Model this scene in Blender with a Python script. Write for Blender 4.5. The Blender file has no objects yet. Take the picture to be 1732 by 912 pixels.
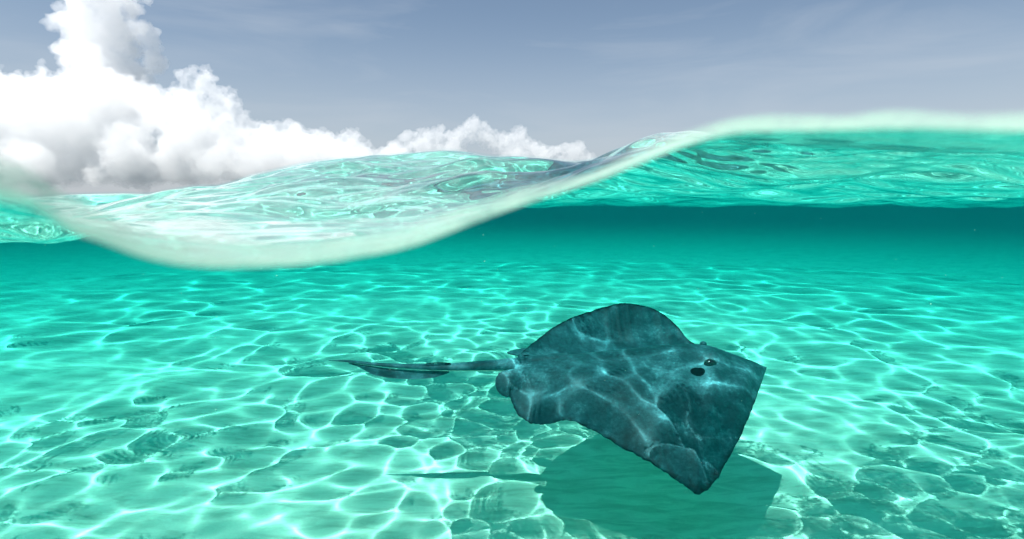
import bpy, math, random
import numpy as np
from mathutils import Vector

rnd = random.Random(7)
sc = bpy.context.scene
COL = sc.collection

# ------------------------------------------------------------------ camera
EYE_Z = 1.30                        # the lens stands 1.3 m above the sand, at the water surface
W_PX, H_PX, F_PX = 1732.0, 912.0, 945.0
HORIZON = 350.0
PITCH = math.atan((H_PX / 2 - HORIZON) / F_PX)
cam = bpy.data.cameras.new("camera")
camo = bpy.data.objects.new("camera", cam)
COL.objects.link(camo)
sc.camera = camo
camo.location = (0, 0, EYE_Z)
camo.rotation_euler = (math.pi / 2 - PITCH, 0, 0)
cam.sensor_width = 36
cam.lens = 36 * F_PX / W_PX
cam.clip_start = 0.005
cam.clip_end = 60000
cam.dof.use_dof = True
cam.dof.focus_distance = 2.6
cam.dof.aperture_fstop = 12.0

# ------------------------------------------------------------------ sky and sun
SUN_EL, SUN_AZ = 66.0, 232.0         # azimuth clockwise from +Y; behind the camera, a little left
w = bpy.data.worlds.new("World")
sc.world = w
w.use_nodes = True
nt = w.node_tree
bg = nt.nodes["Background"]
sky = nt.nodes.new("ShaderNodeTexSky")
sky.sky_type = 'NISHITA'
sky.sun_disc = False
sky.sun_elevation = math.radians(SUN_EL)
sky.sun_rotation = math.radians(SUN_AZ)
sky.air_density = 1.0
sky.dust_density = 0.8
sky.ozone_density = 1.5
hsv = nt.nodes.new("ShaderNodeHueSaturation")
hsv.inputs['Saturation'].default_value = 0.80
nt.links.new(sky.outputs[0], hsv.inputs['Color'])
# thin streaks of high cirrus
tc = nt.nodes.new("ShaderNodeTexCoord")
mp = nt.nodes.new("ShaderNodeMapping")
mp.inputs['Scale'].default_value = (2.0, 2.0, 11.0)
mp.inputs['Rotation'].default_value = (0.12, 0.16, 0.3)
no = nt.nodes.new("ShaderNodeTexNoise")
no.inputs['Scale'].default_value = 1.3
no.inputs['Detail'].default_value = 7
no.inputs['Roughness'].default_value = 0.55
no.inputs['Distortion'].default_value = 0.5
cr = nt.nodes.new("ShaderNodeValToRGB")
cr.color_ramp.elements[0].position = 0.48
cr.color_ramp.elements[0].color = (0, 0, 0, 1)
cr.color_ramp.elements[1].position = 0.80
cr.color_ramp.elements[1].color = (0.28, 0.28, 0.28, 1)
mx = nt.nodes.new("ShaderNodeMix")
mx.data_type = 'RGBA'
mx.inputs[7].default_value = (6.5, 6.9, 7.4, 1)
nt.links.new(tc.outputs['Generated'], mp.inputs[0])
nt.links.new(mp.outputs[0], no.inputs['Vector'])
nt.links.new(no.outputs[0], cr.inputs[0])
nt.links.new(cr.outputs[0], mx.inputs[0])
tn = nt.nodes.new("ShaderNodeMix")
tn.data_type, tn.blend_type = 'RGBA', 'MULTIPLY'
tn.inputs[0].default_value = 1.0
tn.inputs[7].default_value = (0.87, 0.97, 1.01, 1)
nt.links.new(hsv.outputs[0], tn.inputs[6])
nt.links.new(tn.outputs[2], mx.inputs[6])
# pale moist air towards the horizon
sp_ = nt.nodes.new("ShaderNodeSeparateXYZ")
nt.links.new(tc.outputs['Generated'], sp_.inputs[0])
mr = nt.nodes.new("ShaderNodeMapRange")
mr.interpolation_type = 'SMOOTHSTEP'
mr.inputs[1].default_value, mr.inputs[2].default_value = -0.05, 0.34
mr.inputs[3].default_value, mr.inputs[4].default_value = 0.92, 0.0
nt.links.new(sp_.outputs['Z'], mr.inputs[0])
mh = nt.nodes.new("ShaderNodeMix")
mh.data_type = 'RGBA'
mh.inputs[7].default_value = (4.9, 5.2, 5.7, 1)
nt.links.new(mr.outputs[0], mh.inputs[0])
nt.links.new(mx.outputs[2], mh.inputs[6])
nt.links.new(mh.outputs[2], bg.inputs['Color'])
bg.inputs['Strength'].default_value = 0.062

sun = bpy.data.lights.new("sun", 'SUN')
suno = bpy.data.objects.new("sun", sun)
COL.objects.link(suno)
sun.energy = 5.0
sun.angle = math.radians(0.5)
sun.color = (1.0, 0.97, 0.92)
a, e = math.radians(SUN_AZ), math.radians(SUN_EL)
sdir = Vector((math.sin(a) * math.cos(e), math.cos(a) * math.cos(e), math.sin(e)))
suno.rotation_euler = sdir.to_track_quat('Z', 'Y').to_euler()
suno.location = sdir * 50
sun.cycles.is_caustics_light = True

sc.view_settings.view_transform = 'Standard'
sc.view_settings.look = 'None'
sc.view_settings.gamma = 1
sc.view_settings.exposure = 0.85
sc.cycles.use_denoising = True
sc.cycles.max_bounces = 16
sc.cycles.transmission_bounces = 8
sc.cycles.volume_bounces = 10
sc.cycles.sample_clamp_indirect = 4.0
sc.cycles.caustics_refractive = True
sc.cycles.caustics_reflective = True
sc.cycles.blur_glossy = 0.3

# ------------------------------------------------------------------ helpers
def at(px, py, Y):
    """the point seen at pixel (px, py) of the 1732 x 912 photograph at forward distance Y"""
    u, v = (px - W_PX / 2) / F_PX, -(py - H_PX / 2) / F_PX
    cp, sp = math.cos(PITCH), math.sin(PITCH)
    d = Vector((u, cp + v * sp, -sp + v * cp))
    return Vector((0, 0, EYE_Z)) + d * (Y / d.y)


def mesh_np(name, co, faces, mats=(), smooth=True, mat_idx=None):
    """co (n,3); faces: list of int arrays (m,3) or (m,4)"""
    me = bpy.data.meshes.new(name)
    co = np.asarray(co, dtype=np.float32)
    me.vertices.add(len(co))
    me.vertices.foreach_set('co', co.ravel())
    loops, starts, n = [], [], 0
    for f in faces:
        f = np.asarray(f, dtype=np.int32)
        if not len(f):
            continue
        loops.append(f.ravel())
        starts.append(n + np.arange(len(f), dtype=np.int32) * f.shape[1])
        n += f.size
    loops, starts = np.concatenate(loops), np.concatenate(starts)
    me.loops.add(len(loops))
    me.loops.foreach_set('vertex_index', loops)
    me.polygons.add(len(starts))
    me.polygons.foreach_set('loop_start', starts)
    me.polygons.foreach_set('use_smooth', np.full(len(starts), smooth))
    for m in mats:
        me.materials.append(m)
    if mat_idx is not None:
        me.polygons.foreach_set('material_index', np.asarray(mat_idx, dtype=np.int32))
    me.update()
    me.validate()
    return me


def obj(name, me, parent=None):
    o = bpy.data.objects.new(name, me)
    COL.objects.link(o)
    if parent:
        o.parent = parent
    return o


def quads(i0, nr, nc, wrap=False):
    """faces of a nr x nc vertex grid that starts at index i0"""
    i = i0 + np.arange(nr * nc).reshape(nr, nc)
    if wrap:
        i = np.concatenate([i, i[:, :1]], 1)
    return np.stack([i[:-1, :-1], i[:-1, 1:], i[1:, 1:], i[1:, :-1]], -1).reshape(-1, 4)


def new_mat(name):
    m = bpy.data.materials.new(name)
    m.use_nodes = True
    t = m.node_tree
    return m, t, t.nodes.get('Principled BSDF'), t.nodes.get('Material Output')


def N(t, kind, **kw):
    n = t.nodes.new(kind)
    for k, v in kw.items():
        try:
            n.inputs[k].default_value = v
        except (KeyError, TypeError):
            setattr(n, k, v)
    return n


def ramp(t, stops):
    r = t.nodes.new('ShaderNodeValToRGB')
    els = r.color_ramp.elements
    while len(els) < len(stops):
        els.new(0.5)
    for el, (p, c) in zip(els, stops):
        el.position = p
        el.color = (*c, 1) if len(c) == 3 else c
    return r


def interp(xs, ys, x):
    """smooth (cubic Hermite, finite differences) interpolation"""
    xs, ys, x = np.asarray(xs, float), np.asarray(ys, float), np.asarray(x, float)
    m = np.gradient(ys, xs)
    x = np.clip(x, xs[0], xs[-1])
    i = np.clip(np.searchsorted(xs, x) - 1, 0, len(xs) - 2)
    h = xs[i + 1] - xs[i]
    t = (x - xs[i]) / h
    t2, t3 = t * t, t * t * t
    return ((2 * t3 - 3 * t2 + 1) * ys[i] + (t3 - 2 * t2 + t) * h * m[i]
            + (-2 * t3 + 3 * t2) * ys[i + 1] + (t3 - t2) * h * m[i + 1])


class Waves:
    """a sum of sine waves of random heading and phase"""
    def __init__(self, seed, n, lmin, lmax, slope, head=0.0, spread=1.2, power=0.0):
        g = np.random.default_rng(seed)
        self.lam = lmin * (lmax / lmin) ** g.random(n)
        self.k = 2 * math.pi / self.lam
        an = head + g.normal(0, spread, n)
        self.kx, self.ky = self.k * np.sin(an), self.k * np.cos(an)
        self.ph = g.random(n) * 2 * math.pi
        self.A = slope * math.sqrt(2.0 / n) / self.k * (self.lam / lmax) ** power

    def __call__(self, X, Y, r=None, cell=None):
        Z = np.zeros_like(X)
        for kx, ky, ph, A, lam in zip(self.kx, self.ky, self.ph, self.A, self.lam):
            s = np.sin(kx * X + ky * Y + ph)
            if cell is not None:                       # fade what the mesh cannot carry
                s = s * np.clip(lam / (cell * 4) - 0.6, 0, 1)
            Z += A * s
        return Z


# ------------------------------------------------------------------ the water
R_DOME = 0.10                        # the camera's dome port: water stops on a sphere round the lens
fine = np.radians(np.arange(-66, 66.001, 0.13))
rest = np.radians(np.arange(68, 293, 2.2))
phi = np.concatenate([fine, rest])                   # azimuth, clockwise from +Y
nphi = len(phi)
# rows: column in the photograph; columns: pixel height of the surface seen at each distance
RAD = [0.10, 0.22, 0.50, 1.0, 1.7, 2.6, 4.0, 7.0, 14.0, 40.0]
PROF = {
    -700: [350, 352, 350, 350, 350, 350, 350, 350, 350, 350],
    -150: [330, 335, 360, 390, 380, 360, 352, 350, 350, 350],
    0:    [338, 352, 385, 412, 395, 360, 350, 350, 349, 350],
    60:   [352, 366, 392, 413, 390, 355, 349, 350, 349, 350],
    110:  [386, 392, 404, 408, 380, 350, 347, 350, 349, 350],
    170:  [408, 404, 396, 375, 355, 346, 350, 350, 349, 350],
    230:  [430, 420, 395, 360, 342, 334, 330, 345, 349, 350],
    290:  [444, 430, 395, 355, 338, 330, 328, 345, 349, 350],
    360:  [450, 432, 390, 348, 333, 330, 332, 347, 349, 350],
    440:  [449, 430, 385, 340, 318, 304, 315, 340, 349, 350],
    520:  [445, 425, 378, 330, 302, 285, 305, 338, 349, 350],
    600:  [434, 414, 370, 322, 290, 276, 302, 338, 349, 350],
    700:  [414, 398, 360, 312, 282, 273, 300, 338, 349, 350],
    800:  [377, 366, 340, 304, 281, 274, 302, 340, 349, 350],
    880:  [348, 342, 324, 298, 282, 279, 310, 340, 349, 350],
    950:  [325, 322, 308, 286, 277, 285, 320, 338, 349, 350],
    1020: [302, 299, 290, 277, 276, 296, 327, 336, 349, 350],
    1080: [279, 276, 266, 262, 275, 310, 329, 335, 348, 350],
    1150: [252, 250, 243, 260, 280, 325, 330, 334, 348, 350],
    1230: [232, 236, 246, 268, 295, 326, 331, 334, 348, 350],
    1350: [227, 236, 254, 280, 305, 328, 331, 334, 348, 350],
    1500: [224, 238, 258, 286, 312, 324, 330, 335, 348, 350],
    1732: [228, 243, 266, 296, 322, 334, 336, 337, 348, 350],
    1950: [232, 240, 262, 296, 326, 335, 338, 340, 348, 350],
    2500: [300, 310, 330, 340, 345, 350, 350, 350, 350, 350],
}
cols = sorted(PROF)
tab = np.array([PROF[c] for c in cols], float)
colphi = np.array([math.atan2((c - 866) / F_PX * 1.0, 1.0) for c in cols])
pc = np.clip(np.where(phi > math.pi, phi - 2 * math.pi, phi), colphi[0], colphi[-1])
# outside the picture fade every profile back to a calm surface
back = np.clip((np.abs(np.where(phi > math.pi, phi - 2 * math.pi, phi)) - 1.05) / 0.6, 0, 1)
prof = np.stack([interp(colphi, tab[:, j], pc) for j in range(len(RAD))], 1)
prof = prof * (1 - back[:, None]) + 350 * back[:, None]
elev = (350 - prof) / F_PX                            # tangent of the elevation at the image centre column
# a pixel row is a plane through the lens; off-axis its elevation per metre of radius shrinks with cos(azimuth)
fcos = np.where(np.abs(pc) < 1.2, np.cos(pc), math.cos(1.2))
Hrad = elev * fcos[:, None] * np.array(RAD)[None, :]

r1 = R_DOME + 0.012 * np.linspace(0, 1, 34) ** 1.7
r2 = np.geomspace(0.112, 13.0, 560)[1:]
r3 = np.geomspace(13.0, 20000.0, 120)[1:]
rr = np.concatenate([r1, r2, r3])
nr = len(rr)
logr = np.log(np.array(RAD + [200.0]))
base = np.empty((nr, nphi))
for j in range(nphi):
    base[:, j] = interp(logr, np.append(Hrad[j], 0.0), np.log(np.minimum(rr, 200.0)))
contact = base[0].copy()
# no creases in the swell: they would focus the sun into straight lines
def smooth_rows(A, width):
    kern = np.exp(-0.5 * (np.arange(-3 * width, 3 * width + 1) / width) ** 2)
    kern /= kern.sum()
    P = np.pad(A, ((0, 0), (3 * width, 3 * width)), mode='edge')
    return np.stack([np.convolve(row, kern, mode='valid') for row in P])
nf = len(fine)
soft = base.copy()
soft[:, :nf] = smooth_rows(base[:, :nf], 22)
soft[:34 + 559] = smooth_rows(soft[:34 + 559].T, 22).T
wgt = np.clip((rr - 0.12) / 0.15, 0, 1)[:, None]
base = base * (1 - wgt) + soft * wgt

X = rr[:, None] * np.sin(phi)[None, :]
Y = rr[:, None] * np.cos(phi)[None, :]
cell = np.maximum(np.gradient(rr)[:, None] * np.ones(nphi)[None, :], rr[:, None] * np.radians(0.13))
swell = Waves(12, 30, 0.9, 2.8, 0.10, head=0.5, spread=1.0)
ripple = Waves(41, 110, 0.14, 0.95, 0.152, head=0.5, spread=1.1, power=0.15)
fineri = Waves(15, 60, 0.08, 0.34, 0.105, head=0.2, spread=1.3)
patch = np.clip(0.5 + 0.9 * np.sin(X * 1.9 + 1.3 * np.sin(Y * 1.4) + 1.0) * np.sin(Y * 1.6 + np.sin(X * 1.2)), 0.4, 1.3)
amp = np.clip((rr - 0.10) / 0.9, 0, 1)[:, None] ** 1.1
vary = np.sin(X * 1.4 + 1.2 * np.sin(Y * 1.0 + 2) + 0.7) * np.sin(Y * 1.2 + 0.9 * np.sin(X * 0.8))
Z = base + np.clip((rr - 0.8) / 4, 0, 1)[:, None] * swell(X, Y, cell=cell) + amp * (ripple(X, Y, cell=cell) * (0.85 + 0.4 * vary + 0.2 * np.sin(X * 0.9 + 1.7 * np.sin(Y * 0.7 + 1)) * np.sin(Y * 1.1 + 0.5)) + patch * fineri(X, Y, cell=cell) * np.clip(1.2 - rr / 12, 0.1, 1)[:, None])
rough = Waves(31, 60, 0.03, 0.10, 0.20, head=0.3, spread=1.4)
pcn = np.where(phi > math.pi, phi - 2 * math.pi, phi)
Z += amp * (0.5 + 0.5 * np.clip((pcn - 0.02) / 0.25, 0, 1) + 1.2 * np.clip((-0.62 - pcn) / 0.08, 0, 1))[None, :] * np.clip((1.25 - rr) / 0.5, 0, 1)[:, None] * rough(X, Y, cell=cell)
# the film of water that climbs the port
climb_h = interp(np.array([-90, -45, -38, -25, 0, 10, 20, 43, 60, 400.]),
                 np.array([7.0, 6.8, 5.0, 4.2, 3.0, 2.0, 2.3, 2.5, 2.4, 2.4]), np.degrees(np.where(phi > math.pi, phi - 2 * math.pi, phi))) * 1e-3
Z += 0.25 * climb_h[None, :] * np.exp(-(rr - R_DOME) / 0.0022)[:, None]

def closed_sea(X, Y, Z, phi, R, nd):
    """a closed body of water: the port's sphere, the open surface X, Y, Z, a skirt and a floor"""
    nr, nphi = X.shape
    ztop = Z[0]
    lat_top = np.arcsin(np.clip(ztop / R, -1, 1))
    X, Y = X.copy(), Y.copy()
    X[0], Y[0] = R * np.cos(lat_top) * np.sin(phi), R * np.cos(lat_top) * np.cos(phi)
    f = np.linspace(0, 1, nd)[:, None]
    lat = -math.pi / 2 + 0.01 + f * (lat_top[None, :] + math.pi / 2 - 0.01)
    DX, DY, DZ = R * np.cos(lat) * np.sin(phi), R * np.cos(lat) * np.cos(phi), R * np.sin(lat)
    co = np.concatenate([np.stack([DX, DY, DZ], -1).reshape(-1, 3), np.stack([X, Y, Z], -1).reshape(-1, 3)])
    n0 = nd * nphi
    faces = [quads(0, nd, nphi, True), quads(n0, nr, nphi, True)]
    k = len(co)
    depth = EYE_Z + 32
    ring = co[n0 + (nr - 1) * nphi:].copy()
    ring[:, 2] = -depth
    co = np.concatenate([co, [[0, 0, -R]], ring, [[0, 0, -depth]]])
    j = np.arange(nphi)
    jn = (j + 1) % nphi
    last = n0 + (nr - 1) * nphi
    faces.append(np.stack([np.full(nphi, k), jn, j], -1))
    faces.append(np.stack([last + j, last + jn, k + 1 + jn, k + 1 + j], -1))
    faces.append(np.stack([k + 1 + j, k + 1 + jn, np.full(nphi, k + 1 + nphi)], -1))
    return co, faces


mw, t, b, out = new_mat("sea water")
t.nodes.remove(b)
gl = N(t, 'ShaderNodeBsdfGlass', Roughness=0.0, IOR=1.33)
gl.inputs['Color'].default_value = (1, 1, 1, 1)
fr = N(t, 'ShaderNodeAttribute', attribute_name='glare')
fn = N(t, 'ShaderNodeTexNoise', Scale=3.5, Detail=7.0, Roughness=0.68, Distortion=0.8)
tcn = N(t, 'ShaderNodeTexCoord')
t.links.new(tcn.outputs['Object'], fn.inputs['Vector'])
fm = N(t, 'ShaderNodeMapRange')
fm.inputs[1].default_value, fm.inputs[2].default_value = 0.40, 0.60
fm.inputs[3].default_value, fm.inputs[4].default_value = 0.25, 1.0
fk = N(t, 'ShaderNodeTexNoise', Scale=24.0, Detail=6.0, Roughness=0.7, Distortion=1.2)
t.links.new(tcn.outputs['Object'], fk.inputs['Vector'])
av = N(t, 'ShaderNodeMath', operation='ADD')
hf = N(t, 'ShaderNodeMath', operation='MULTIPLY')
hf.inputs[1].default_value = 0.5
t.links.new(fn.outputs[0], av.inputs[0])
t.links.new(fk.outputs[0], av.inputs[1])
t.links.new(av.outputs[0], hf.inputs[0])
t.links.new(hf.outputs[0], fm.inputs[0])
fx = N(t, 'ShaderNodeMath', operation='MULTIPLY')
t.links.new(fr.outputs['Fac'], fx.inputs[0])
t.links.new(fm.outputs[0], fx.inputs[1])
df = N(t, 'ShaderNodeBsdfDiffuse')
df.inputs['Color'].default_value = (0.80, 0.93, 0.88, 1)
gm = N(t, 'ShaderNodeMixShader')
t.links.new(fx.outputs[0], gm.inputs[0])
t.links.new(gl.outputs[0], gm.inputs[1])
t.links.new(df.outputs[0], gm.inputs[2])
t.links.new(gm.outputs[0], out.inputs['Surface'])
# what hangs in the water: a closed body 1 mm and more outside the refracting surface, volume only
mv, t, b, out = new_mat("turbid sea water")
t.nodes.remove(b)
ABS = (0.42, 0.076, 0.073)
SCA = (0.002, 0.022, 0.028)
va = t.nodes.new('ShaderNodeVolumeAbsorption')
da = max(ABS)
va.inputs['Color'].default_value = (*[1 - x / da for x in ABS], 1)
va.inputs['Density'].default_value = da
vs = t.nodes.new('ShaderNodeVolumeScatter')
ds = max(SCA)
vs.inputs['Color'].default_value = (*[x / ds for x in SCA], 1)
vs.inputs['Density'].default_value = ds
vs.inputs['Anisotropy'].default_value = 0.0
ad = t.nodes.new('ShaderNodeAddShader')
t.links.new(va.outputs[0], ad.inputs[0])
t.links.new(vs.outputs[0], ad.inputs[1])
t.links.new(ad.outputs[0], out.inputs['Volume'])
X[0], Y[0] = R_DOME * np.sin(phi) * np.cos(Z[0] / R_DOME), R_DOME * np.cos(phi) * np.cos(Z[0] / R_DOME)
water = obj("water", mesh_np("water", np.stack([X, Y, Z], -1).reshape(-1, 3), [quads(0, nr, nphi, True)], [mw]))
water.location = (0, 0, EYE_Z)
water['kind'] = 'structure'
glare = np.clip((rr - 0.11) / 0.05, 0, 1)[:, None] * np.clip((7 - rr) / 4, 0, 1)[:, None] * np.clip((0.12 - pcn) / 0.2, 0, 1)[None, :] * 0.13  # pale diffuse put in for the bright sheen on the wave's top side
glare += np.clip((rr - 0.13) / 0.08, 0, 1)[:, None] * np.clip((1.9 - rr) / 0.8, 0, 1)[:, None] * np.clip((pcn - 0.12) / 0.2, 0, 1)[None, :] * np.clip((1.2 - pcn) / 0.1, 0, 1)[None, :] * 0.45  # and for the bright reflections on the underside at the right
fa = water.data.attributes.new('glare', 'FLOAT', 'POINT')
fa.data.foreach_set('value', glare.ravel().astype(np.float32))
water.cycles.is_caustics_caster = True

jr = np.unique(np.concatenate([np.arange(0, 34), np.arange(34, nr, 2), [nr - 1]]))
jp = np.concatenate([np.arange(0, len(fine), 2), np.arange(len(fine), nphi)])
Xb, Yb, Zb = [A_[jr][:, jp] for A_ in (X, Y, Z)]
grow = 1 + 0.0010 / rr[jr][:, None]
co, faces = closed_sea(Xb * grow, Yb * grow, Zb + 0.0012 * (1 + 3 * rr[jr][:, None].clip(0, 60)), phi[jp], R_DOME - 0.001, 40)
murk = obj("water_body", mesh_np("water_body", co, faces, [mv]))
murk.location = (0, 0, EYE_Z)
murk['kind'] = 'stuff'
murk['label'] = "clear turquoise sea water fading to dark teal in the distance"

# pale film added for the light caught in the meniscus at the waterline
mf, t, b, out = new_mat("waterline froth")
fr = N(t, 'ShaderNodeAttribute', attribute_name='meniscus')
tcn = N(t, 'ShaderNodeTexCoord')
mp = N(t, 'ShaderNodeMapping')
mp.inputs['Scale'].default_value = (1, 1, 2.2)
fn = N(t, 'ShaderNodeTexNoise', Scale=110.0, Detail=8.0, Roughness=0.72, Distortion=0.6)
t.links.new(tcn.outputs['Object'], mp.inputs[0])
t.links.new(mp.outputs[0], fn.inputs['Vector'])
fm = N(t, 'ShaderNodeMapRange')
fm.inputs[1].default_value, fm.inputs[2].default_value = 0.34, 0.60
fm.inputs[3].default_value, fm.inputs[4].default_value = 0.50, 0.95
t.links.new(fn.outputs[0], fm.inputs[0])
fx = N(t, 'ShaderNodeMath', operation='MULTIPLY')
t.links.new(fr.outputs['Fac'], fx.inputs[0])
t.links.new(fm.outputs[0], fx.inputs[1])
b.inputs['Base Color'].default_value = (0.33, 0.47, 0.39, 1)  # pale mint in place of the light refracted by the meniscus
b.inputs['Roughness'].default_value = 0.6
t.links.new(fx.outputs[0], b.inputs['Alpha'])
nfr = 14
rows = np.linspace(0, 1, nfr)
zlo, zhi = Z[0][:nf] - climb_h[:nf] * 0.30, Z[0][:nf] + climb_h[:nf] * 0.80
wob = 0.0003 * np.sin(fine * 23 + 2 * np.sin(fine * 11))
FZ = zlo[None, :] * (1 - rows[:, None]) + (zhi + wob)[None, :] * rows[:, None]
Rf = 0.0986
fr_c = np.sqrt(Rf ** 2 - FZ ** 2) + 0.35 * (FZ - zlo[None, :])
meniscus = obj("waterline_meniscus", mesh_np("waterline_meniscus", np.stack([fr_c * np.sin(fine), fr_c * np.cos(fine), FZ], -1).reshape(-1, 3), [quads(0, nfr, nf)], [mf]))
prof_a = interp([0, .06, .16, .50, .80, .92, 1], [0, .85, 0.95, .86, .70, .35, 0], rows)
side_a = interp(np.array([-70, -44, -30, -15, 5, 15, 24, 45, 70.]), np.array([1, 1, .95, .9, .9, .95, 1, 1, 1]), np.degrees(fine))
fa = meniscus.data.attributes.new('meniscus', 'FLOAT', 'POINT')
fa.data.foreach_set('value', (prof_a[:, None] * side_a[None, :]).clip(0, 1).ravel().astype(np.float32))
meniscus.location = (0, 0, EYE_Z)
meniscus['kind'] = 'stuff'
meniscus['label'] = "pale mint film standing in for the bright meniscus along the waterline close to the camera"

# ------------------------------------------------------------------ the sand
rs = np.concatenate([[0.02], np.geomspace(0.6, 14, 420), np.geomspace(14, 15000, 90)[1:]])
ps = np.concatenate([np.radians(np.arange(-62, 62.01, 0.22)), np.radians(np.arange(66, 296, 4))])
SX, SY = rs[:, None] * np.sin(ps)[None, :], rs[:, None] * np.cos(ps)[None, :]
scell = np.maximum(np.gradient(rs)[:, None] * np.ones(len(ps))[None, :], rs[:, None] * np.radians(0.22))
dunes = Waves(21, 24, 0.5, 3.0, 0.06, head=0.3, spread=1.0)
ripm = Waves(22, 40, 0.05, 0.14, 0.15, head=0.15, spread=0.45)
mask = 0.8 + 0.2 * np.sin(SX * 1.7 + 0.6 * np.sin(SY * 1.3 + 1) + 2.0) * np.cos(SY * 1.1 + SX * 0.4)
SZ = dunes(SX, SY, cell=scell) + mask * ripm(SX, SY, cell=scell)
SZ = np.clip(SZ, -0.12, 0.12) - np.clip((rs[:, None] - 75) * 0.08, 0, 26)     # added drop-off: darkens the far sea, throws less turquoise on the clouds
sand_me = mesh_np("sand", np.stack([SX, SY, SZ], -1).reshape(-1, 3), [quads(0, len(rs), len(ps), True)])
ms, t, b, out = new_mat("coral sand")
tcn = N(t, 'ShaderNodeTexCoord')
n1 = N(t, 'ShaderNodeTexNoise', Scale=2.2, Detail=6.0, Roughness=0.55)
n2 = N(t, 'ShaderNodeTexNoise', Scale=420.0, Detail=3.0, Roughness=0.6)
t.links.new(tcn.outputs['Object'], n1.inputs['Vector'])
t.links.new(tcn.outputs['Object'], n2.inputs['Vector'])
r1_ = ramp(t, [(0.3, (0.56, 0.80, 0.62)), (0.7, (0.74, 0.95, 0.78))])
r2_ = ramp(t, [(0.36, (0.62, 0.62, 0.62)), (0.6, (1, 1, 1))])
mm = N(t, 'ShaderNodeMix', data_type='RGBA', blend_type='MULTIPLY')
mm.inputs[0].default_value = 0.6
t.links.new(n1.outputs[0], r1_.inputs[0])
t.links.new(n2.outputs[0], r2_.inputs[0])
t.links.new(r1_.outputs[0], mm.inputs[6])
t.links.new(r2_.outputs[0], mm.inputs[7])
mp3 = N(t, 'ShaderNodeMapping')
mp3.inputs['Scale'].default_value = (2.2, 9.0, 1.0)
mp3.inputs['Rotation'].default_value = (0, 0, 0.2)
n3 = N(t, 'ShaderNodeTexNoise', Scale=1.6, Detail=5.0, Roughness=0.6, Distortion=1.0)
t.links.new(tcn.outputs['Object'], mp3.inputs[0])
t.links.new(mp3.outputs[0], n3.inputs['Vector'])
r3_ = ramp(t, [(0.38, (0.72, 0.74, 0.72)), (0.56, (1, 1, 1))])
t.links.new(n3.outputs[0], r3_.inputs[0])
n4 = N(t, 'ShaderNodeTexVoronoi', Scale=55.0)
t.links.new(tcn.outputs['Object'], n4.inputs['Vector'])
r4_ = ramp(t, [(0.05, (0.45, 0.45, 0.42)), (0.10, (1, 1, 1))])
t.links.new(n4.outputs[0], r4_.inputs[0])
m3_ = N(t, 'ShaderNodeMix', data_type='RGBA', blend_type='MULTIPLY')
m3_.inputs[0].default_value = 1.0
t.links.new(mm.outputs[2], m3_.inputs[6])
t.links.new(r3_.outputs[0], m3_.inputs[7])
m4_ = N(t, 'ShaderNodeMix', data_type='RGBA', blend_type='MULTIPLY')
m4_.inputs[0].default_value = 0.6
t.links.new(m3_.outputs[2], m4_.inputs[6])
t.links.new(r4_.outputs[0], m4_.inputs[7])
t.links.new(m4_.outputs[2], b.inputs['Base Color'])
b.inputs['Roughness'].default_value = 1.0
b.inputs['Specular IOR Level'].default_value = 0.0
bp = N(t, 'ShaderNodeBump', Strength=0.35, Distance=0.004)
t.links.new(n2.outputs[0], bp.inputs['Height'])
t.links.new(bp.outputs[0], b.inputs['Normal'])
sand_me.materials.append(ms)
sand = obj("seabed_sand", sand_me)
sand['kind'] = 'structure'
sand.cycles.is_caustics_receiver = True

# ------------------------------------------------------------------ the stingray
ray = bpy.data.objects.new("stingray", None)
COL.objects.link(ray)
ray_base = at(1060, 640, 2.45)
ray.location = ray_base
ray['label'] = "dark grey stingray gliding above its shadow on the pale sand, tail trailing left"
ray['category'] = "stingray"


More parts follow.
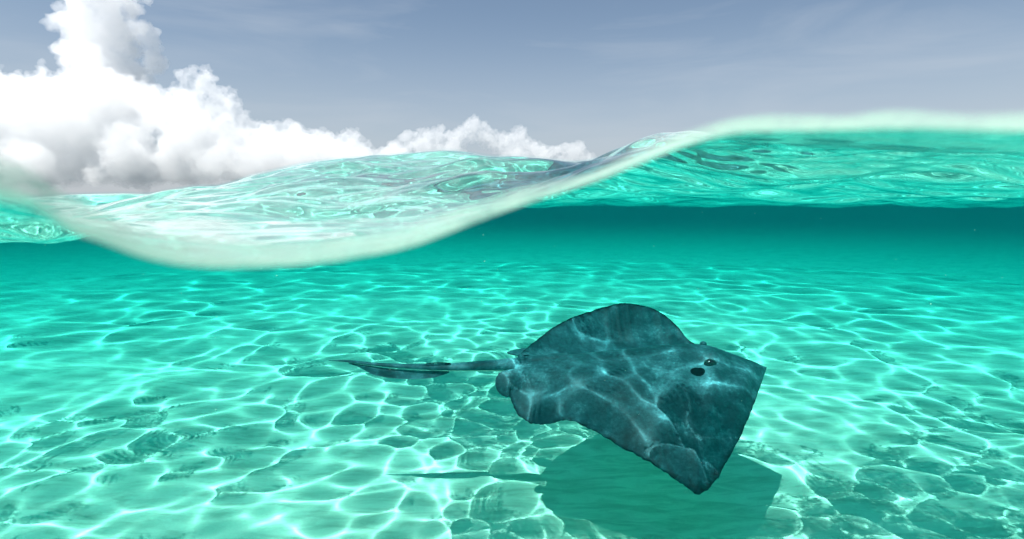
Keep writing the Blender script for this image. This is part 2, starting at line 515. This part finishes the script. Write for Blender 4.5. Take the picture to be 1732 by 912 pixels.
def skin_material():
    m, t, b, out = new_mat("stingray skin")
    tcn = N(t, 'ShaderNodeTexCoord')
    na = N(t, 'ShaderNodeTexNoise', Scale=5.0, Detail=8.0, Roughness=0.65)
    nb = N(t, 'ShaderNodeTexNoise', Scale=70.0, Detail=4.0, Roughness=0.7)
    nv = N(t, 'ShaderNodeTexVoronoi', Scale=95.0)
    for n in (na, nb, nv):
        t.links.new(tcn.outputs['Object'], n.inputs['Vector'])
    ra = ramp(t, [(0.30, (0.006, 0.022, 0.027)), (0.52, (0.026, 0.095, 0.112)), (0.70, (0.12, 0.30, 0.34))])
    rb = ramp(t, [(0.32, (0.6, 0.6, 0.6)), (0.60, (1.15, 1.15, 1.15)), (0.70, (1.9, 1.9, 1.9))])
    rv = ramp(t, [(0.03, (0.15, 0.15, 0.15)), (0.16, (1, 1, 1))])
    t.links.new(na.outputs[0], ra.inputs[0])
    t.links.new(nb.outputs[0], rb.inputs[0])
    t.links.new(nv.outputs[0], rv.inputs[0])
    m1 = N(t, 'ShaderNodeMix', data_type='RGBA', blend_type='MULTIPLY')
    m1.inputs[0].default_value = 1
    m2 = N(t, 'ShaderNodeMix', data_type='RGBA', blend_type='MULTIPLY')
    m2.inputs[0].default_value = 0.5
    t.links.new(ra.outputs[0], m1.inputs[6])
    t.links.new(rb.outputs[0], m1.inputs[7])
    t.links.new(m1.outputs[2], m2.inputs[6])
    t.links.new(rv.outputs[0], m2.inputs[7])
    # worn, darker rim of the fins
    at_ = N(t, 'ShaderNodeAttribute', attribute_name='rim')
    m3 = N(t, 'ShaderNodeMix', data_type='RGBA', blend_type='MIX')
    nr_ = N(t, 'ShaderNodeTexNoise', Scale=26.0, Detail=5.0, Roughness=0.7)
    t.links.new(tcn.outputs['Object'], nr_.inputs['Vector'])
    mu = N(t, 'ShaderNodeMath', operation='MULTIPLY')
    rr_ = ramp(t, [(0.42, (0, 0, 0)), (0.56, (1, 1, 1))])
    t.links.new(nr_.outputs[0], rr_.inputs[0])
    t.links.new(at_.outputs['Fac'], mu.inputs[0])
    t.links.new(rr_.outputs[0], mu.inputs[1])
    t.links.new(mu.outputs[0], m3.inputs[0])
    t.links.new(m2.outputs[2], m3.inputs[6])
    m3.inputs[7].default_value = (0.012, 0.014, 0.016, 1)
    t.links.new(m3.outputs[2], b.inputs['Base Color'])
    b.inputs['Roughness'].default_value = 0.55
    b.inputs['Specular IOR Level'].default_value = 0.15
    bp = N(t, 'ShaderNodeBump', Strength=0.5, Distance=0.003)
    t.links.new(nb.outputs[0], bp.inputs['Height'])
    t.links.new(bp.outputs[0], b.inputs['Normal'])
    return m


def plain(name, c, rough=0.6, spec=0.2):
    m, t, b, out = new_mat(name)
    n = N(t, 'ShaderNodeTexNoise', Scale=60.0, Detail=4.0)
    tcn = N(t, 'ShaderNodeTexCoord')
    t.links.new(tcn.outputs['Object'], n.inputs['Vector'])
    r = ramp(t, [(0.3, tuple(x * 0.7 for x in c)), (0.7, tuple(x * 1.2 for x in c))])
    t.links.new(n.outputs[0], r.inputs[0])
    t.links.new(r.outputs[0], b.inputs['Base Color'])
    b.inputs['Roughness'].default_value = rough
    b.inputs['Specular IOR Level'].default_value = spec
    return m


skin = skin_material()
belly = plain("stingray belly", (0.62, 0.78, 0.70))
eye_dark = plain("stingray eye", (0.012, 0.014, 0.013), 0.15, 0.6)
hollow = plain("spiracle shade and spine", (0.006, 0.008, 0.008), 0.9, 0.0)  # near-black for the shade in the spiracle opening; the tail spine shares it


def curve(pts, n, key=None):
    """points (px, py, Y) -> n points evenly along the curve through them"""
    P = np.array([at(*p) for p in pts])
    d = np.concatenate([[0], np.cumsum(np.linalg.norm(np.diff(P, axis=0), axis=1))])
    if key is None:
        key = d / d[-1]
    s = np.linspace(0, 1, n)
    return np.stack([interp(key, P[:, i], s) for i in range(3)], 1)


NS, NT = 150, 46
mid_pts = [(872, 607, 2.45), (930, 603, 2.45), (1000, 596, 2.45), (1060, 590, 2.45), (1110, 585, 2.45),
           (1160, 582, 2.45), (1200, 585, 2.45), (1235, 597, 2.45), (1268, 610, 2.45), (1297, 622, 2.45)]
mid_key = [0, .15, .30, .44, .55, .67, .78, .86, .93, 1.0]
near_pts = [(868, 640, 2.36), (862, 672, 2.27), (868, 692, 2.22), (882, 710, 2.18), (902, 722, 2.15), (930, 722, 2.12), (962, 717, 2.09),
            (1000, 730, 2.05), (1050, 757, 2.00), (1100, 786, 1.94), (1150, 819, 1.88), (1174, 833, 1.85),
            (1186, 835, 1.84), (1200, 824, 1.86), (1225, 790, 1.92), (1250, 744, 2.00), (1271, 695, 2.12), (1288, 648, 2.31), (1297, 622, 2.45)]
near_key = [0, .05, .09, .13, .175, .22, .27, .33, .41, .49, .57, .61, .635, .67, .74, .81, .88, .955, 1.0]
far_pts = [(876, 603, 2.50), (890, 589, 2.60), (915, 569, 2.72), (950, 547, 2.85), (990, 528, 2.95), (1030, 517, 3.02),
           (1068, 515, 3.05), (1100, 520, 3.04), (1125, 532, 3.0), (1146, 552, 2.95), (1165, 577, 2.87), (1195, 591, 2.75), (1230, 599, 2.62), (1266, 608, 2.52), (1297, 622, 2.45)]
far_key = [0, .08, .17, .27, .36, .45, .55, .61, .67, .72, .78, .84, .90, .95, 1.0]
M = curve(mid_pts, NS, mid_key)
Nn = curve(near_pts, NS, near_key)
Ff = curve(far_pts, NS, far_key)
s = np.linspace(0, 1, NS)
tt = np.linspace(0, 1, NT)
# uneven fin margins
g = np.random.default_rng(2)
ragged = np.cumsum(g.normal(0, 1, NS)); ragged -= np.linspace(ragged[0], ragged[-1], NS)
ragged = 0.0034 * np.sin(s * 95) * np.sin(s * 31 + 1) + 0.0018 * g.normal(0, 1, NS)
up = np.array([0, 0, 1.0])
tilt = np.array([0, -0.42, 0.91])                      # the back's up direction: rolled towards the camera


def wing(E, side):
    out = (E - M)
    ln = np.linalg.norm(out, axis=1, keepdims=True) + 1e-9
    E2 = E + out / ln * ragged[:, None] * np.clip(np.sin(s * math.pi) * 4, 0, 1)[:, None]
    hump = interp([0, .1, .3, .6, .8, .9, 1.0], [.018, .036, .066, .092, .082, .038, .004], s)   # half thickness at the middle
    P = np.empty((NS, NT, 3))
    U = np.empty((NS, NT, 3))
    for i, tv in enumerate(tt):
        if side > 0:      # near wing: arches down to the tip
            bow = 0.075 * np.sin(math.pi * tv ** 0.85) * np.clip(ln[:, 0] / 0.6, 0, 1) ** 0.8
            lip = 0.022 * max(0, (tv - 0.86) / 0.14) ** 2 * np.clip(1 - s * 1.6, 0, 1)
        else:             # far wing: dips and then sweeps up
            bow = -0.14 * np.sin(math.pi * tv ** 0.8) * np.clip(ln[:, 0] / 0.6, 0, 1)
            lip = 0
        p = M * (1 - tv) + E2 * tv + (bow + lip)[:, None] * tilt[None, :]
        sink = hump * 0.35 * (1 - math.exp(-(tv / 0.16) ** 2)) * (1 - tv)          # body mound stands above the fins
        wob = 0.004 * math.sin(tv * math.pi) * np.sin(s * 40 + tv * 7) + 0.006 * tv ** 2 * np.sin(s * 23 + 2)
        p = p - (sink)[:, None] * tilt + (wob * np.clip(ln[:, 0] / 0.4, 0, 1))[:, None] * tilt
        th = 2 * hump * math.exp(-(tv / 0.42) ** 2) + 0.012 * (1 - tv) + 0.0025
        if tv == 1:
            th = th * 0
        P[:, i] = p
        U[:, i] = p - th[:, None] * tilt
    return P, U


Pn, Un = wing(Nn, 1)
Pf, Uf = wing(Ff, -1)


def bump(P, center, rad, h):
    d2 = ((P - center) ** 2).sum(-1) / rad ** 2
    return P + (h * np.exp(-d2))[..., None] * tilt


# raised brow round each eye
eye_near = at(1203, 612, 2.36)
eye_far = at(1191, 583, 2.54)
for c, h in ((eye_near, 0.032), (eye_far, 0.026)):
    Pn = bump(Pn, np.array(c), 0.048, h)
    Pf = bump(Pf, np.array(c), 0.04, h)
Pn = bump(Pn, np.array(at(1186, 628, 2.345)), 0.024, -0.022)
grids = np.concatenate([Pn[:, ::-1], Pf[:, 1:]], 1)      # near tip ... middle ... far tip
gridu = np.concatenate([Un[:, ::-1], Uf[:, 1:]], 1)
nc = grids.shape[1]
V = [grids.reshape(-1, 3), gridu.reshape(-1, 3)]
F = [quads(0, NS, nc), quads(NS * nc, NS, nc)[:, ::-1]]
midx = [np.zeros(len(F[0]), int), np.ones(len(F[1]), int)]
rimrow = np.concatenate([tt[::-1], tt[1:]])
rim1 = np.tile(np.clip((rimrow - 0.93) / 0.05, 0, 1), (NS, 1)).ravel()
eyed = 0.9 * np.exp(-(((grids - np.array(at(1198, 620, 2.35))) ** 2).sum(-1) / 0.055 ** 2)).ravel()
rim = [np.maximum(rim1, eyed), rim1]
i0 = np.arange(NS - 1) * nc
for c, flip in ((0, False), (nc - 1, True)):
    q = np.stack([i0 + c, i0 + nc + c, NS * nc + i0 + nc + c, NS * nc + i0 + c], -1)
    F.append(q if not flip else q[:, ::-1])
    midx.append(np.zeros(len(q), int))
jj = np.arange(nc - 1)
F.append(np.stack([jj, NS * nc + jj, NS * nc + jj + 1, jj + 1], -1))
midx.append(np.zeros(nc - 1, int))
nv = 2 * NS * nc

# tail: a tapering stem that grows out of the rear of the disc
tail_pts = [(960, 610, 2.44), (905, 613, 2.44), (868, 617, 2.44), (820, 619, 2.44), (770, 621, 2.445), (720, 621, 2.45), (670, 619, 2.455), (620, 615, 2.46), (585, 611, 2.465), (556, 610, 2.47)]
T = curve(tail_pts, 90)
ts = np.linspace(0, 1, 90)
rad_h = interp([0, .14, .24, .35, .5, .65, .8, .93, 1], [.034, .032, .028, .023, .017, .012, .008, .005, .0015], ts)
ring = 20
an = np.linspace(0, 2 * math.pi, ring, endpoint=False)
side_v = np.array([0, 0.91, 0.42])
TV = T[:, None, :] + rad_h[:, None, None] * (1.25 * np.cos(an)[None, :, None] * side_v + 0.85 * np.sin(an)[None, :, None] * tilt)
V.append(TV.reshape(-1, 3))
q = quads(nv, 90, ring, True)
F.append(q)
jcol = np.tile(np.arange(ring), 89)
lower = (np.sin(an[jcol] + math.pi / ring) < -0.15)
midx.append(lower.astype(int))
rim.append(np.zeros(90 * ring))
nv += 90 * ring


def fin(outline, root, th=0.010):
    """a rounded pelvic fin: root line -> outline, closed and thin"""
    global nv
    n, m_ = 40, 10
    O, Rr = curve(outline, n), curve(root, n)
    tv = np.linspace(0, 1, m_)[None, :, None]
    A = Rr[:, None] * (1 - tv) + O[:, None] * tv + tilt * (0.02 * np.sin(tv * math.pi * 0.8))
    B = A - tilt * th * (1 - tv ** 3)
    V.append(A.reshape(-1, 3)); V.append(B.reshape(-1, 3))
    F.append(quads(nv, n, m_)); midx.append(np.zeros((n - 1) * (m_ - 1), int))
    F.append(quads(nv + n * m_, n, m_)[:, ::-1]); midx.append(np.zeros((n - 1) * (m_ - 1), int))
    rm = np.tile(np.clip((np.linspace(0, 1, m_) - 0.9) / 0.1, 0, 1), (n, 1)).ravel()
    rim.append(rm); rim.append(rm)
    nv += 2 * n * m_


fin([(880, 628, 2.38), (860, 629, 2.36), (845, 634, 2.34), (838, 647, 2.32), (840, 662, 2.30), (852, 674, 2.29), (866, 676, 2.29), (876, 690, 2.25)],
    [(900, 624, 2.38), (900, 630, 2.36), (900, 636, 2.34), (900, 645, 2.32), (900, 655, 2.30), (900, 660, 2.30), (900, 668, 2.28), (900, 676, 2.26)])
fin([(880, 606, 2.56), (866, 604, 2.58), (858, 601, 2.61), (862, 597, 2.66), (880, 593, 2.66)],
    [(905, 605, 2.52), (905, 604, 2.53), (905, 603, 2.55), (905, 600, 2.57), (905, 597, 2.60)])
allv = np.concatenate(V) - np.array(ray_base)
body_me = mesh_np("body", allv, F, [skin, belly], True, np.concatenate(midx))
at_ = body_me.attributes.new('rim', 'FLOAT', 'POINT')
at_.data.foreach_set('value', np.concatenate(rim).astype(np.float32))
body = obj("body", body_me, ray)
body.cycles.is_caustics_receiver = True


def blob(name, c, ax, ay, az, mat, X_=None, seg=24):
    """an ellipsoid with the back's tilt"""
    xa = np.array([1.0, 0, 0]); ya = side_v; za = tilt
    lat = np.linspace(-math.pi / 2, math.pi / 2, seg // 2 + 1)
    lon = np.linspace(0, 2 * math.pi, seg, endpoint=False)
    P = (np.cos(lat)[:, None, None] * np.cos(lon)[None, :, None] * xa * ax
         + np.cos(lat)[:, None, None] * np.sin(lon)[None, :, None] * ya * ay
         + np.sin(lat)[:, None, None] * np.ones(seg)[None, :, None] * za * az)
    P = P.reshape(-1, 3) + np.array(c) - np.array(ray_base)
    return obj(name, mesh_np(name, P, [quads(0, seg // 2 + 1, seg, True)], [mat]), ray)


def surface_at(px, py, grids_=(Pn, Pf)):
    """the point of the back seen at a pixel"""
    o = np.array([0, 0, EYE_Z]); d = np.array(at(px, py, 1.0)) - o
    best = None
    for P in grids_:
        Q = P.reshape(-1, 3) - o
        tproj = (Q @ d) / (d @ d)
        err = np.linalg.norm(Q - tproj[:, None] * d, axis=1)
        ok = np.where(err < err.min() + 0.006)[0]
        i = ok[np.argmin(tproj[ok])]
        if best is None or (err[i] < 0.02 and tproj[i] < best[0]):
            best = (tproj[i] if err[i] < 0.02 else 1e9, P.reshape(-1, 3)[i])
    return best[1]


pe = surface_at(1203, 613)
e1 = blob("eye", pe - tilt * 0.004, 0.027, 0.021, 0.020, eye_dark)
ps_ = surface_at(1186, 629)
sp = blob("spiracle", ps_ - tilt * 0.004, 0.046, 0.030, 0.009, hollow)
pf_ = surface_at(1191, 582, (Pf,))
e2 = blob("eye", pf_ + tilt * 0.004, 0.015, 0.013, 0.012, skin)
for o in (e1, sp, e2):
    o.cycles.is_caustics_receiver = True

# the dark skin fold under the tail
n = 60
top_c = curve([(760, 629, 2.445), (700, 628, 2.45), (650, 624, 2.455), (608, 617, 2.46), (590, 614, 2.463)], n)
bot_c = curve([(758, 631, 2.445), (740, 637, 2.43), (700, 641, 2.43), (660, 639, 2.435), (630, 633, 2.445), (605, 620, 2.46), (590, 615, 2.463)], n)
tv = np.linspace(0, 1, 7)[None, :, None]
A = top_c[:, None] * (1 - tv) + bot_c[:, None] * tv
th = 0.006 * (1 - 0.8 * tv) * side_v
ff = np.concatenate([(A - th).reshape(-1, 3), (A + th).reshape(-1, 3)]) - np.array(ray_base)
m7 = n * 7
edge = [np.stack([np.arange(n - 1) * 7 + c, np.arange(1, n) * 7 + c, m7 + np.arange(1, n) * 7 + c, m7 + np.arange(n - 1) * 7 + c], -1) for c in (0, 6)]
fold = obj("tail_fold", mesh_np("tail_fold", ff, [quads(0, n, 7), quads(m7, n, 7)[:, ::-1]] + edge, [skin]), ray)
fold.cycles.is_caustics_receiver = True
# the barb on top of the tail
bc = curve([(762, 615, 2.44), (740, 614, 2.44), (712, 616, 2.44)], 14)
br = np.linspace(0.005, 0.001, 14)
an8 = np.linspace(0, 2 * math.pi, 8, endpoint=False)
BV = bc[:, None] + br[:, None, None] * (np.cos(an8)[None, :, None] * side_v + 0.6 * np.sin(an8)[None, :, None] * tilt)
barb = obj("tail_spine", mesh_np("tail_spine", BV.reshape(-1, 3) - np.array(ray_base), [quads(0, 14, 8, True)], [hollow]), ray)
barb.cycles.is_caustics_receiver = True

# ------------------------------------------------------------------ the clouds
mc, t, b, out = new_mat("cumulus")
t.nodes.remove(b)
pv = N(t, 'ShaderNodeVolumeScatter', Density=0.0075, Anisotropy=0.0)
pv.inputs['Color'].default_value = (0.90, 0.90, 0.905, 1)
t.links.new(pv.outputs[0], out.inputs['Volume'])

CY = 3000.0
ICO = None
def ico():
    global ICO
    if ICO is None:
        import bmesh
        bm = bmesh.new()
        bmesh.ops.create_icosphere(bm, subdivisions=2, radius=1)
        ICO = (np.array([v.co[:] for v in bm.verts]), np.array([[v.index for v in f.verts] for f in bm.faces]))
        bm.free()
    return ICO


def cloud(name, top, base_y, Y, seed, label, rmin, rmax, count, voxel, depth=0.5):
    """a cumulus: billows heaped under the outline top (px, py) down to base_y, joined and roughened"""
    g = np.random.default_rng(seed)
    xs, ys = [p[0] for p in top], [p[1] for p in top]
    scale = Y / F_PX
    S = []
    def edge(x):
        return float(np.interp(x, xs, ys))
    # billows that crown the outline
    x = xs[0]
    while x < xs[-1]:
        r = g.uniform(rmin * 0.6, rmin * 1.1)
        y = edge(x) + r * 0.85
        if y < base_y - r * 0.5:
            S.append((x, y, g.normal(0, rmax * 0.3), r))
            for q in (1.3, 2.7, 4.2):
                if y + q * r < base_y - r:
                    S.append((x + g.normal(0, r * 0.3), y + q * r, g.normal(0, rmax * 0.4), r * 1.25))
        x += r * 0.45
    tries = 0
    while len(S) < count and tries < count * 30:
        tries += 1
        x = g.uniform(xs[0], xs[-1])
        r = rmin + (rmax - rmin) * g.random() ** 1.5
        y = g.uniform(edge(x), base_y)
        if g.random() < 0.2:
            y = edge(x) + r * g.uniform(0.9, 1.6)
        room = min(edge(x - r * 0.8), base_y), min(edge(x + r * 0.8), base_y)
        if y - r < edge(x) or y - r * 0.7 < max(room):
            continue
        if y + r > base_y:
            y = base_y - r * g.uniform(0.6, 0.9)
        hgt = max(base_y - edge(x), 1)
        S.append((x, y, g.normal(0, 0.16) * depth * hgt * 2, r))
    kids = []
    iv, jf = ico()
    Vv, Fv, n = [], [], 0
    c0 = np.array(at(0.5 * (xs[0] + xs[-1]), base_y, Y))
    for (x, y, z, r) in S + kids:
        c = np.array(at(x, y, Y)) + np.array([0, z * scale, 0]) - c0
        Vv.append(iv * r * scale * np.array([1, 1, 0.93]) + c)
        Fv.append(jf + n)
        n += len(iv)
    me = mesh_np(name, np.concatenate(Vv), [np.concatenate(Fv)], [mc])
    o = obj(name, me)
    o.location = c0
    rm = o.modifiers.new("remesh", 'REMESH')
    rm.mode = 'VOXEL'; rm.voxel_size = voxel * scale; rm.use_smooth_shade = True
    sm = o.modifiers.new("melt", 'SMOOTH')
    sm.factor = 0.8; sm.iterations = 8
    for kind, sz, st, mid in (('VORONOI', 46, -22, 0.35), ('CLOUDS', 30, 16, 0.5), ('VORONOI', 17, -10, 0.35), ('CLOUDS', 10, 8, 0.5), ('VORONOI', 6.5, -3.5, 0.35)):
        tx = bpy.data.textures.new("billow", kind)
        tx.noise_scale = sz * scale
        if kind == 'CLOUDS':
            tx.noise_depth = 4
        else:
            tx.distance_metric = 'DISTANCE'
        dm = o.modifiers.new("billow", 'DISPLACE')
        dm.texture = tx; dm.strength = st * scale; dm.mid_level = mid; dm.texture_coords = 'LOCAL'
    r2_ = o.modifiers.new("remesh", 'REMESH')
    r2_.mode = 'VOXEL'; r2_.voxel_size = voxel * scale; r2_.use_smooth_shade = True
    o['label'] = label
    o['category'] = "cloud"
    o['group'] = "cumulus clouds above the sea"
    return o


cloud("cumulus_cloud", [(-260, 240), (-200, 190), (-120, 170), (-60, 120), (-30, 100), (2, 104), (10, 135), (16, 168), (28, 160), (38, 140), (60, 122), (82, 114), (100, 112), (112, 88),
       (126, 66), (150, 70), (180, 110), (212, 118), (236, 135), (262, 148), (296, 146), (318, 142), (326, 116), (346, 104), (358, 116), (366, 142), (380, 146), (394, 142), (402, 166), (415, 196),
       (440, 206), (500, 204), (530, 212), (560, 226), (590, 220), (616, 228), (640, 250), (664, 268), (690, 280)], 312, CY, 4,
      "broad white cumulus bank filling the left of the sky", 10, 46, 1500, 1.15)
cloud("cumulus_cloud", [(134, 30), (138, -30), (150, -60), (180, -75), (205, -60), (216, -20), (222, 20), (228, 60), (231, 100)], 190, CY * 1.12, 9,
      "tall narrow cloud tower rising out of the top of the picture", 9, 28, 520, 1.15)
cloud("cumulus_cloud", [(636, 262), (664, 236), (690, 222), (728, 220), (762, 226), (782, 212), (790, 198), (803, 194), (818, 204), (836, 222), (860, 226), (884, 218), (900, 234), (930, 246), (958, 240), (984, 240), (1000, 258), (1020, 276)],
      318, CY * 1.2, 15, "smaller white cumulus heap low in the middle of the sky", 7, 26, 620, 0.9)

# ------------------------------------------------------------------ motes drifting in the water
g = np.random.default_rng(8)
iv, jf = ico()
Vv, Fv, n = [], [], 0
for _ in range(700):
    Yd = 0.7 + 9 * g.random() ** 1.6
    p = np.array(at(g.uniform(-40, 1780), g.uniform(355, 900), Yd))
    if p[2] < 0.05:
        continue
    Vv.append(iv * g.uniform(0.0005, 0.0011) * (0.6 + 0.25 * Yd) * g.uniform(0.6, 1.2, 3) + p)
    Fv.append(jf + n); n += len(iv)
mp_, t, b, out = new_mat("drifting sand grain")
b.inputs['Base Color'].default_value = (0.7, 0.8, 0.7, 1)
motes = obj("drifting_motes", mesh_np("drifting_motes", np.concatenate(Vv), [np.concatenate(Fv)], [mp_]))
motes['kind'] = 'stuff'
motes['label'] = "tiny pale specks of stirred sand drifting in the water"
motes.cycles.is_caustics_receiver = True
